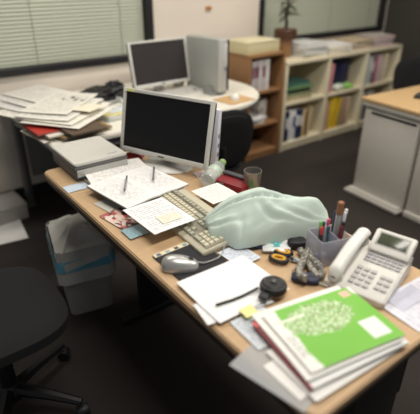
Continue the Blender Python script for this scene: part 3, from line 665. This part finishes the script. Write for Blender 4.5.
# things peeping out from under the cloth
sheet('printed_slip', 'bluish printed slip between black mouse pad and mint cloth', 'paper', [(239, 269), (259, 258), (240, 243), (219, 253)], .7048, text_paper((216, 222, 232), (110, 120, 140), 12, .45, .5))
b0 = at(256, 248, .705)
t = thing('blue_notebook', 'blue-edged notebook sticking out beneath the mint cloth', 'notebook', (b0.x+.035, b0.y+.035, .7005), math.radians(-52))
obj('cover', B().box((0, 0, .001), (.13, .09, .002)).box((0, 0, .011), (.13, .09, .002)).box((0, -.044, .006), (.13, .003, .012), .0006), mat((52, 84, 140), .5), t)
obj('pages', B().box((0, .001, .006), (.125, .086, .0078)), M_paper, t)
packet('tissue_pack', 'white and teal tissue packet in front of the mint cloth', 'packet', at(276, 250, .7005), (.085, .05, .02), (226, 230, 230), (80, 176, 176), math.radians(-40))
packet('tissue_pack', 'plain white packet against the mint cloth near the pen box', 'packet', at(291, 243, .7005), (.07, .05, .03), (232, 232, 228), (214, 216, 216), math.radians(-30))
# ------------------------------------------------------------------ white sheets, tape and clutter in the middle
sheet('blank_sheet', 'large blank white sheet in front of the black mouse pad', 'paper', [(173, 284), (221, 320), (292, 291), (243, 256)], .7100, mat((244, 244, 244), .7, 0, .01, 8, 0, .2), lift=(0, 0, 0, 0))
sheet('white_envelope', 'white envelope under the blank sheet at the desk edge', 'envelope', [(195, 307), (208, 327), (272, 302), (256, 282)], .7055, mat((238, 238, 240), .7, 0, .01))
sheet('yellow_note', 'pale yellow sticky note beside the green catalogue', 'note', [(241, 311), (246, 320), (258, 312), (250, 304)], .7150, mat((238, 232, 160), .7), lift=(.004, .0, 0, 0))
sheet('printed_form', 'grey printed form under the red-edged magazine', 'paper', [(229, 322), (258, 350), (296, 332), (262, 308)], .7025, text_paper((216, 222, 228), (90, 100, 116), 16, .45, .5))
c0 = at(273, 290, .714)
t = thing('cable_reel', 'round black retractable cable reel on the blank white sheet', 'cable reel', (c0.x, c0.y, .7135), .4)
obj('reel_body', B().lathe([(0, 0), (.030, 0), (.036, .005), (.037, .016), (.034, .023), (.024, .027), (0, .028)], 28), mat((26, 26, 28), .5), t)
obj('grip_ring', B().lathe([(.022, .0272), (.026, .0285), (.030, .0255)], 28), mat((44, 44, 46), .4), t)
obj('center_button', B().lathe([(0, .0325), (.008, .032), (.010, .028)], 16), mat((64, 64, 66), .4), t)
obj('strap_end', B().box((-.045, .006, .010), (.03, .024, .012), .003), mat((30, 30, 32), .5), t)
cp = [at(258, 288, .722), at(250, 292, .718), at(242, 296, .7165), at(232, 300, .7165), at(222, 303, .7165), at(216, 305, .7165)]
cb = obj('cord', B().tube(cp, .0034, 8), M_black, t); cb.matrix_parent_inverse = (Matrix.Translation(t.location) @ RZ(.4)).inverted()
# scissors
sc_ = at(292, 260, .705)
t = thing('scissors', 'black and yellow handled scissors beside the pen box', 'scissors', (sc_.x, sc_.y, .7005), math.radians(-65))
def ring(cx, cy, rx, ry, z, n=20): return [(cx+rx*math.cos(2*PI*k/n), cy+ry*math.sin(2*PI*k/n), z) for k in range(n+1)]
for s_ in (-1, 1):
    h_ = obj('handle', B().tube(ring(-.035, s_*.020, .026, .016, .010), .006, 8, False), mat((30, 30, 32), .45), t)
    obj('grip_inlay', B().tube(ring(-.035, s_*.020, .019, .010, .013), .0045, 8, False), mat((226, 168, 40), .45), h_)
    obj('blade', B().prism([(-.012, s_*.010), (.0, -s_*.002), (.085, -s_*.004), (.02, s_*.007)], .008+s_*.0012, .0098+s_*.0012), M_alu, t)
obj('pivot', B().lathe([(0, .0065), (.005, .0065), (.005, .0122), (0, .0128)], 12), M_dark, t)
# tape measure-like yellow/black tool, braided strap, navy pouch, charger
def lump(name, label, cat, loc, d, c, rz=0, amp=.12, seed=1, extra=None, var=.2):
    t = thing(name, label, cat, loc, rz); b = bmesh.new(); bmesh.ops.create_cube(b, size=2); bmesh.ops.subdivide_edges(b, edges=b.edges[:], cuts=11, use_grid_fill=True)
    for v in b.verts:
        p = v.co.copy(); l = (abs(p.x)**4+abs(p.y)**4+abs(p.z)**4)**.25; p = p/l
        k = 1+amp*(math.sin(p.x*5+seed)*math.cos(p.y*6+seed*2)+.5*math.sin(p.z*9+p.x*8+seed*3))
        v.co = (p.x*k*d[0]/2, p.y*k*d[1]/2, max(0, (p.z*k+1)*d[2]/2))
    obj('body', B().merge(b), mat(c, .6, 0, var, 60), t)
    if extra: extra(t)
    return t
lump('navy_pouch', 'small navy pouch between the black reel and the green catalogue', 'pouch', at(305, 281, .7005), (.075, .04, .02), (44, 48, 74), math.radians(-50), .06, 2,
     lambda t: obj('zip', B().tube([(-.03, 0, .0205), (0, .002, .0215), (.03, 0, .0205)], .0016, 6), M_alu, t))
def strapknot(t): pass
s = N('braid'); v_ = s.n('ShaderNodeTexVoronoi'); s.put(v_.inputs['Vector'], s.coord()); v_.inputs['Scale'].default_value = 140
s.bump(v_.outputs['Distance'], .8, .003)
M_braid = s.fin(s.mix(s.math('GREATER_THAN', v_.outputs['Distance'], .42), lin((192, 188, 176)), lin((112, 108, 100))), .7)
sp_ = [(300, 250), (305, 257), (309, 264), (313, 271), (318, 277), (322, 272), (317, 264), (311, 257), (308, 250), (303, 262), (299, 269), (301, 276), (307, 279)]
pts = [at(x, y, .714+.010*(i > 5)) for i, (x, y) in enumerate(sp_)]
fine = [cr(pts, k/60) for k in range(61)]
t = thing('braided_strap', 'grey braided key strap in a loose tangle beside the phone handset', 'strap', (fine[0].x, fine[0].y, .7005))
off = Vector((fine[0].x, fine[0].y, .7005))
obj('braid', B().tube([p-off for p in fine], .011, 10), M_braid, t)
kr = at(297, 272, .706)-off
obj('key_ring', B().tube([Vector(q)+kr for q in ring(0, 0, .014, .014, .0)], .0014, 6, False), M_alu, t)
obj('key', B().prism([(0, -.004), (.03, -.003), (.034, 0), (.03, .003), (0, .004), (-.01, .009), (-.018, 0), (-.01, -.009)], 0, .002, 0, Matrix.Translation(kr+Vector((.012, -.02, .001))) @ RZ(-.6)), M_alu, t)
lump('black_charger', 'black charger block behind the scissors', 'charger', at(296, 247, .7005), (.06, .045, .03), (28, 28, 32), math.radians(-35), .03, 5,
     lambda t: obj('prong', B().box((.034, .008, .016), (.014, .002, .006)).box((.034, -.008, .016), (.014, .002, .006)), M_alu, t))
# ------------------------------------------------------------------ pen box
M_acr = glassy((200, 200, 214), .55, .2)
ph0 = at(328, 260, .70)
t = thing('pen_box', 'frosted plastic pen box crammed with pens beside the phone', 'pen holder', (ph0.x+.006, ph0.y+.012, DZ), math.radians(-18))
b = B().box((0, 0, .003), (.10, .085, .006), .001)
HP = .085
obj('box_base', b, M_acr, t)
for c, d_ in (((-.0485, 0, HP/2), (.003, .085, HP)), ((.0485, 0, HP/2), (.003, .085, HP)), ((0, -.041, HP/2), (.094, .003, HP)), ((0, .041, HP/2), (.094, .003, HP)), ((.008, 0, HP/2), (.003, .079, HP))):
    obj('side_wall', B().box(c, d_, .0008), M_acr, t)
def stick(label, lx, ly, tx, ty, L, c, capc, r=.0045, cap=.2, nm='pen', cat='pen'):
    M = t.matrix_basis if False else Matrix.Translation(t.location) @ RZ(t.rotation_euler[2])
    a = M @ Vector((lx, ly, .008)); d = (RZ(t.rotation_euler[2]) @ Vector((tx, ty, 1))).normalized()*L
    q = thing(nm, label, cat, a)
    obj('barrel', B().tube([d*0, d*.03, d*(1-cap)], [r*.5, r, r], 10), mat(c, .4), q)
    obj('cap', B().tube([d*(1-cap), d*.985, d], [r*1.12, r*1.12, r*.8], 10), mat(capc, .4), q)
stick('thick grey marker with a brown top, tallest in the pen box', .026, .012, .06, .02, .168, (196, 196, 196), (150, 100, 66), .0088, .24, 'marker', 'marker')
for k, (a, c1, c2) in enumerate((('black pen with a red end', (40, 40, 44), (200, 60, 60)), ('green-ended pen', (50, 60, 56), (110, 180, 80)), ('blue pen with dark cap', (60, 90, 150), (40, 54, 100)), ('teal pen', (60, 120, 130), (40, 80, 96)),
                                 ('pink-ended pen', (220, 220, 220), (224, 90, 130)), ('black pen', (28, 28, 30), (36, 36, 40)), ('silver-ended pen', (150, 150, 160), (214, 214, 220)), ('white-ended pen', (90, 90, 110), (232, 232, 232)), ('navy pen', (44, 50, 90), (50, 56, 100)), ('dark red pen', (130, 30, 40), (110, 26, 36)))):
    lx = (-.038, -.030, -.020, -.010, .0, .022, .035, .040, .030, .018)[k]; ly = (-.02, .0, .012, -.015, .02, -.02, .0, .025, .032, -.028)[k]
    stick('%s standing in the plastic pen box' % a, lx, ly, (-.02, .0, .03, -.05, .02, .06, .10, .14, .05, .0)[k], (.03, .06, .0, .04, -.03, .0, .05, -.06, .02, .03)[k], (.115, .118, .112, .11, .116, .12, .135, .14, .128, .112)[k], c1, c2)
e0 = at(322, 252, .74)
t = thing('eraser_box', 'small blue box with white label in front of the pen box', 'box', at(319, 261, .7005), math.radians(-28))
obj('box_body', B().box((0, 0, .013), (.065, .03, .026), .002), mat((36, 50, 120), .4), t)
obj('white_label', B().box((0, -.0154, .013), (.034, .001, .012)).box((0, 0, .0264), (.036, .016, .0006)), mat((220, 224, 236), .5), t)
# ------------------------------------------------------------------ telephone
t = thing('desk_phone', 'white office desk phone with display and handset', 'telephone', (.985, .566, DZ), math.radians(14)); t.scale = (.88, .88, .88)
M_ph = mat((224, 221, 214), .42, 0, .02); M_key = mat((188, 186, 184), .5, 0, .03)
# local x: front -> back, y: + is the handset side
PD, PW = .235, .19
M = Matrix(((1, 0, 0, 0), (0, 0, -1, PW/2), (0, 1, 0, 0), (0, 0, 0, 1)))
obj('phone_body', B().prism([(-PD/2, .004), (PD/2, .004), (PD/2, .070), (PD/2-.02, .072), (-PD/2+.006, .028), (-PD/2, .022)], 0, PW, .005, M), M_ph, t)
sl = math.atan2(.044, PD-.026); zt = lambda x: .028+(x+PD/2-.006)*math.tan(sl); RS = RY(-sl)
# raised display head at the back right
hd = obj('display_head', B().box((PD/2-.02, -.03, .092), (.085, .132, .022), .008, RY(-math.radians(34))), M_ph, t)
HM = Matrix.Translation((PD/2-.02, -.03, .092)) @ RY(-math.radians(34))
obj('display', B().merge(B().box((.006, 0, .0108), (.042, .092, .0016), .0005).bm, HM), mat((74, 80, 62), .2, 0, .05), hd)
obj('display_bezel', B().merge(B().box((.006, 0, .0103), (.054, .104, .0016), .0005).bm, HM), mat((176, 174, 170), .4), hd)
k1 = k2 = None
for r in range(4):
    for c in range(3):
        x, y = -.085+.022*(3-r)*1.0, -.012+.022*(1-c)+.012
        if k1 is None: k1 = o = obj('dial_key', B().box((0, 0, .003), (.014, .017, .006), .0015), M_key, t)
        else: o = inst(k1, t, (0, 0, 0))
        o.location = (x, y, zt(x)); o.rotation_euler = (0, -sl, 0)
for r in range(3):
    for c in range(6):
        x, y = .022+.015*r, .020-.0195*c
        if k2 is None: k2 = o = obj('line_key', B().box((0, 0, .002), (.010, .0175, .004), .001), mat((170, 168, 172), .5), t)
        else: o = inst(k2, t, (0, 0, 0))
        o.location = (x, y, zt(x)); o.rotation_euler = (0, -sl, 0)
for r in range(3):
    for c in range(2):
        x, y = -.075+.024*r, -.058-.020*c+.004
        o = inst(k1, t, (x, y, zt(x)), (0, -sl, 0), None, 'function_key')
obj('lamp', B().box((PD/2-.015, -.09, .105), (.02, .006, .005), .001, RY(-.6)), mat((206, 204, 200), .4), t)
hp = [Vector((x, .068, zt(x)+dz)) for x, dz in ((-.115, .014), (-.10, .028), (-.06, .038), (0, .042), (.06, .038), (.10, .030), (.118, .018))]
def handset(u, v):
    p = cr(hp, u); a = 2*PI*v; ends = 1+.35*(g(u, .12, .12)+g(u, .88, .12)); cap = math.sin(PI*min(1, max(0.02, u*.97+.015)))**.35
    return p+Vector((0, math.cos(a)*.0215*ends*cap, math.sin(a)*.016*ends*cap))
hs = obj('handset', B().grid(handset, 30, 20), mat((232, 230, 224), .4, 0, .02), t)
for x in (-.095, .095): obj('handset_pad', B().lathe([(0, 0), (.022, 0), (.024, .004), (.020, .014), (0, .014)], 20, Matrix.Translation((x, .068, zt(x)-.001)) @ RS), mat((206, 203, 196), .45), t)
cpz = [Vector((-.12+.004*math.sin(k*2.2), .075+.0012*k+.006*math.cos(k*2.2), .008+.003*math.sin(k*2.2))) for k in range(30)]
obj('coiled_cord', B().tube(cpz, .0022, 6), mat((210, 208, 202), .5), t)
# ------------------------------------------------------------------ papers at the near end
sheet('clear_folder', 'translucent plastic folder hanging over the near left desk edge', 'folder', [(225, 368), (300, 404), (346, 372), (262, 336)], .7006, glassy((205, 208, 210), .42, .3), .0012, wav=.0002)
sheet('loose_sheet', 'white sheet lying in the translucent folder by the desk edge', 'paper', [(262, 366), (298, 398), (345, 374), (300, 345)], .7026, M_paper, wav=.0003)
sheet('loose_sheet', 'white sheet jutting towards the near edge under the catalogue', 'paper', [(318, 400), (402, 350), (350, 310), (262, 352)], .7065, M_paper, wav=.0006)
def thick(name, label, cat, px, z, th, m, edge, spine=None):
    ce, ang, wd, ht = fit(px, z+th); t = thing(name, label, cat, (ce.x, ce.y, z), ang)
    obj('pages', B().box((.001, 0, th/2), (wd-.002, ht-.002, th-.0016)), M_paper, t)
    obj('front_cover', B().grid(lambda u, v: ((u-.5)*wd, (v-.5)*ht, th+.0016*math.sin(u*PI)+.001*math.sin(v*5)), 10, 10, .0007), m, t)
    if spine: obj('spine_strip', B().box((-wd/2-.0005, 0, th/2+.0009), (.006, ht*1.0, th+.003), .001), mat(spine, .5), t); obj('corner_tab', B().box((-wd/2+.008, ht/2-.008, th+.0026), (.026, .02, .001)), mat((214, 96, 96), .5), t)
    return t
thick('magazine', 'plain white booklet directly beneath the green catalogue', 'magazine', [(310, 380), (399, 342), (340, 282), (250, 317)], .7205, .005, M_paper, None)
thick('magazine', 'white magazine with a dark red bound edge under the green catalogue', 'magazine', [(315, 386), (407, 345), (345, 287), (252, 326)], .7100, .008, text_paper((238, 238, 236), (150, 150, 150), 24, .5, .3), None, (150, 70, 76))
s = N('green_cover'); u, v = s.uv(); nz = s.noise(s.coord('UV'), 4, 2); tc = s.coord('UV')
wob = s.math('MULTIPLY', s.math('SUBTRACT', nz, .5), .14)
gr = s.math('GREATER_THAN', s.math('ADD', u, wob), .115)
col = s.mix(gr, lin((238, 238, 232)), s.mix(s.noise(tc, 3), lin((116, 186, 66)), lin((130, 196, 80))))
du = s.math('MULTIPLY', s.math('SUBTRACT', u, .46), 2.5); dv = s.math('MULTIPLY', s.math('SUBTRACT', v, .66), 3.2)
rr = s.math('SQRT', s.math('ADD', s.math('MULTIPLY', du, du), s.math('MULTIPLY', dv, dv)))
inside = s.math('LESS_THAN', s.math('ADD', rr, s.math('MULTIPLY', s.math('SUBTRACT', s.noise(tc, 14), .5), .5)), .86)
vo = s.n('ShaderNodeTexVoronoi'); s.put(vo.inputs['Vector'], tc); vo.inputs['Scale'].default_value = 66
sc2 = s.n('ShaderNodeSeparateColor'); s.put(sc2.inputs[0], vo.outputs['Color'])
leaf = s.mix(s.math('GREATER_THAN', sc2.outputs[0], .42), lin((122, 176, 84)), lin((206, 228, 186))); leaf = s.mix(s.math('GREATER_THAN', sc2.outputs[1], .8), leaf, lin((150, 160, 110)))
col = s.mix(inside, col, leaf)
trunk = s.math('MULTIPLY', s.rect(u, v, .06, .34, .765, .81), 1.0); col = s.mix(trunk, col, lin((228, 236, 216)))
col = s.mix(s.rect(u, v, .72, .92, .10, .40), col, lin((236, 236, 232)))
col = s.mix(s.rect(u, v, .84, .94, .84, .95), col, lin((236, 190, 170)))
col = s.mix(s.math('MULTIPLY', s.rect(u, v, .03, .10, .20, .55), s.math('MULTIPLY', s.math('GREATER_THAN', s.noise(s.vec(s.math('MULTIPLY', u, 60.0), s.math('MULTIPLY', v, 30.0)), 1.0, 1), .5), .5)), col, lin((120, 130, 120)))
M_green = s.fin(col, .38, 0, .4)
thick('green_catalogue', 'bright green catalogue with a leafy tree printed on its cover', 'catalogue', [(313, 374), (402, 335), (349, 284), (263, 317)], .7275, .004, M_green, None)
sheet('loose_sheet', 'white sheet with mauve print at the right edge beside the phone', 'paper', [(386, 305), (424, 340), (452, 300), (416, 272)], .7012, text_paper((226, 226, 234), (170, 170, 200), 14, .45, .5))
sheet('lavender_leaflet', 'lavender leaflet on the white sheet right of the phone', 'leaflet', [(390, 302), (406, 315), (424, 294), (408, 282)], .7035, mat((196, 197, 212), .5, 0, .1))
# ------------------------------------------------------------------ white desk: paper mountain
def on2(x, y, z): return at(x, y, z)
zz = .7005
GR = [('grey_folder', 'folder', [(30, 128), (60, 140), (104, 130), (60, 116)], (120, 112, 96), .010, 'dark olive folder at the bottom of the pile on the white desk'),
      ('brown_folder', 'folder', [(40, 128), (62, 138), (112, 127), (84, 114)], (150, 124, 84), .010, 'tan folder jutting from the pile on the white desk'),
      ('pale_book', 'book', [(38, 126), (52, 136), (82, 131), (62, 119)], (222, 216, 204), .008, 'thin white booklet under the red book on the white desk'),
      ('red_book', 'book', [(30, 125), (40, 134), (68, 128), (56, 118)], (176, 52, 42), .008, 'red-covered book sticking out of the pile on the white desk'),
      ('dark_book', 'book', [(62, 126), (72, 135), (102, 128), (88, 117)], (92, 74, 60), .008, 'dark brown book beside the red one in the pile on the white desk')]
for nm, cat, q, c, th, lb in GR:
    ce, ang, wd, ht = fit(q, zz+th); t = thing(nm, lb, cat, (ce.x, ce.y, zz), ang)
    wd = min(max(wd, .2), .32); ht = min(max(ht, .2), .34)
    obj('cover', B().box((0, 0, .0008), (wd, ht, .0016)).box((0, 0, th-.0008), (wd, ht, .0016)).box((0, -ht/2+.0012, th/2), (wd, .0024, th)), mat(c, .5, 0, .15, 12), t)
    obj('pages', B().box((0, .001, th/2), (wd-.008, ht-.006, th-.0034)), M_paper2, t); zz += th+.0008
NEWS = [((6, 116), (50, 126), (100, 108), (54, 90)), ((40, 122), (90, 126), (113, 110), (66, 98)), ((3, 106), (44, 120), (96, 104), (46, 87)), ((34, 117), (84, 123), (106, 106), (62, 94)), ((3, 98), (38, 114), (84, 102), (40, 84)), ((44, 116), (84, 118), (97, 101), (58, 89)), ((8, 94), (44, 107), (74, 96), (44, 84)), ((48, 110), (84, 112), (92, 95), (58, 86))]
NB = ['lowest', 'second', 'third', 'fourth', 'fifth', 'sixth', 'seventh', 'topmost']
for i, q in enumerate(NEWS):
    if i % 2: q = [(x-9, y+3) for x, y in q]
    sheet('newspaper', 'rumpled newspaper, %s in the heap on the white desk' % NB[i], 'newspaper', q, zz, text_paper((236-3*(i % 3), 232-2*(i % 3), 224-4*(i % 2)), (60, 60, 64), 30, .46, .38, head=(i in (4, 7)), fig=(i in (2, 5))), .003, lift=(.004*(i % 2), .0, .004*((i+1) % 2), .002), wav=.0011); zz += .0046
sheet('yellow_leaflet', 'cream-yellow leaflet slipping off the newspaper heap', 'leaflet', [(78, 110), (92, 113), (99, 106), (86, 102)], zz+.001, mat((236, 228, 208), .7))
for i, q in enumerate([((18, 124), (34, 138), (52, 132), (34, 120)), ((26, 130), (40, 146), (56, 139), (42, 126))]):
    sheet('hanging_sheet', ['white sheet drooping over the left edge of white desk', 'crumpled sheet hanging lowest at the left edge of white desk'][i], 'paper', q, .7012+.001*i, M_paper2 if i else mat((206, 204, 200), .7), .0006, lift=(0, 0, 0, 0))
# clear tray with white sheets by the wall
t = thing('clear_tray', 'clear plastic tray with white slips beside the black bag', 'tray', at(113, 113, .70), .1)
obj('tray_base', B().box((0, 0, .002), (.24, .30, .004), .001), glassy((220, 222, 216), .5, .2), t)
b = B()
for c, d_ in (((-.119, 0, .015), (.003, .30, .03)), ((.119, 0, .015), (.003, .30, .03)), ((0, -.149, .015), (.235, .003, .03)), ((0, .149, .015), (.235, .003, .03))): b.box(c, d_, .0006)
obj('tray_rim', b, glassy((216, 220, 214), .5, .2), t)
for k in range(5):
    q = at(112+2*(k % 3)-2*(k % 2), 116-3*k, .706)
    sh = obj('slip', B().grid(lambda u, v: ((u-.5)*.15, (v-.5)*.12, .001+.001*math.sin(u*6+k)), 6, 6, .0006), text_paper(((230, 228, 220), (232, 222, 150), (214, 222, 222), (234, 232, 226), (226, 224, 214))[k], (120, 120, 130), 10, .5, .35)); sh.location = (q.x, q.y, .7058+.003*k); sh.rotation_euler[2] = .35*k-.5
    tag(sh, '%s paper slip in the clear tray on the white desk, %s layer' % (['white', 'yellow', 'bluish', 'plain white', 'cream'][k], NB[k]), 'paper slip')
d0 = at(109, 100, .735)
t = thing('oval_dish', 'grey oval dish on the slips in front of the black bag', 'dish', (d0.x, d0.y, .7215), .1)
obj('dish_body', B().lathe([(0, 0), (.06, 0), (.085, .012), (.088, .015), (.084, .015), (.058, .004), (0, .004)], 32, Matrix.Diagonal((1, .62, 1, 1))), mat((206, 208, 204), .35), t)
obj('dish_lining', B().lathe([(0, .0046), (.058, .0046), (.076, .0118)], 32, Matrix.Diagonal((1, .62, 1, 1))), mat((150, 154, 152), .3), t)
# black plastic bag
bp = at(103, 96, .71)
t = thing('plastic_bag', 'crumpled black plastic bag by the window wall on white desk', 'bag', (1.225, 2.74, .7005), .12)
b = bmesh.new(); bmesh.ops.create_icosphere(b, subdivisions=5, radius=1); rb = random.Random(5)
for v in b.verts:
    p = v.co.copy(); n1 = mn.noise(p*2.1+Vector((3, 1, 7))); n2 = abs(mn.noise(p*4.6)); n3 = abs(mn.noise(p*9.0))
    k = 1+.30*n1-.22*n2-.10*n3; q = Vector((p.x*.18*k, p.y*.11*k, p.z*.052*k+.048)); q.z = max(0, q.z)
    v.co = q
obj('bag_body', B().merge(b), mat((22, 22, 25), .28, 0, .1), t, True, 30)
b = bmesh.new(); bmesh.ops.create_icosphere(b, subdivisions=4, radius=1)
for v in b.verts:
    p = v.co.copy(); k = 1+.4*mn.noise(p*2.5)-.3*abs(mn.noise(p*5)); v.co = (p.x*.06*k+.09, p.y*.04*k, p.z*.032*k+.086)
obj('bag_knot', B().merge(b), mat((20, 20, 23), .28, 0, .1), t, True, 30)
# ------------------------------------------------------------------ waste bin under the desk edge
t = thing('waste_bin', 'grey waste bin lined with a white bag under the tan desk', 'bin', (.628, 1.845, 0), math.radians(-12))
def rbox(w0, d0, w1, d1, z0, z1, n=6, r=.03, wave=0, nz=8):
    b = bmesh.new(); rings = []
    for k in range(nz+1):
        f = k/nz; w_, d_ = w0+(w1-w0)*f, d0+(d1-d0)*f; pts = rounded(-w_/2, -d_/2, w_/2, d_/2, r, n)
        rings.append([b.verts.new((x*(1+wave*math.sin(i*2.1+k*1.7)), y*(1+wave*math.cos(i*1.7+k)), z0+(z1-z0)*f+wave*.12*math.sin(i*1.3))) for i, (x, y) in enumerate(pts)])
    for a, c in zip(rings, rings[1:]):
        for i in range(len(a)): b.faces.new((a[i], a[(i+1) % len(a)], c[(i+1) % len(a)], c[i]))
    return b, rings
b, r = rbox(.20, .26, .25, .31, 0, .35); b.faces.new(r[0][::-1]); obj('bin_body', B().merge(b), mat((150, 146, 138), .6), t)
b, r = rbox(.262, .322, .258, .318, .20, .372, 6, .035, .022); obj('bag_liner', B().merge(b), mat((196, 196, 190), .4, 0, .06), t)
b, r = rbox(.25, .31, .09, .12, .368, .435, 6, .035, .04, 4); b.faces.new(r[-1]); obj('bag_contents', B().merge(b), mat((190, 188, 182), .6, 0, .1, 20), t)
b, r = rbox(.267, .327, .265, .325, .268, .325, 6, .036, .02, 3); obj('blue_print', B().merge(b), mat((110, 176, 200), .45, 0, .35, 18), t)
# ------------------------------------------------------------------ floor papers at the left
t = thing('flat_carton', 'low pale grey carton on the floor against the wall', 'box', (.50, 2.94, 0), .05)
obj('carton_body', B().box((0, 0, .05), (.30, .24, .10), .003), mat((170, 166, 160), .7), t); obj('carton_lid', B().box((0, 0, .104), (.306, .246, .008), .002), mat((186, 182, 176), .7), t)
sheet('floor_sheet', 'white sheet lying on the carpet in front of the grey carton', 'paper', [(-6, 248), (31, 236), (17, 221), (-14, 224)], .001, M_paper, .003)
t = thing('small_remote', 'small dark object on the neighbouring wood-topped desk', 'remote', at(419, 97, .7005), .3)
obj('remote_body', B().box((0, 0, .01), (.12, .045, .02), .005), M_dark, t)
for k in range(4): obj('button', B().lathe([(0, .0215), (.005, .021), (.006, .02)], 10, Matrix.Translation((-.04+.025*k, 0, 0))), mat((90, 90, 92), .5), t)
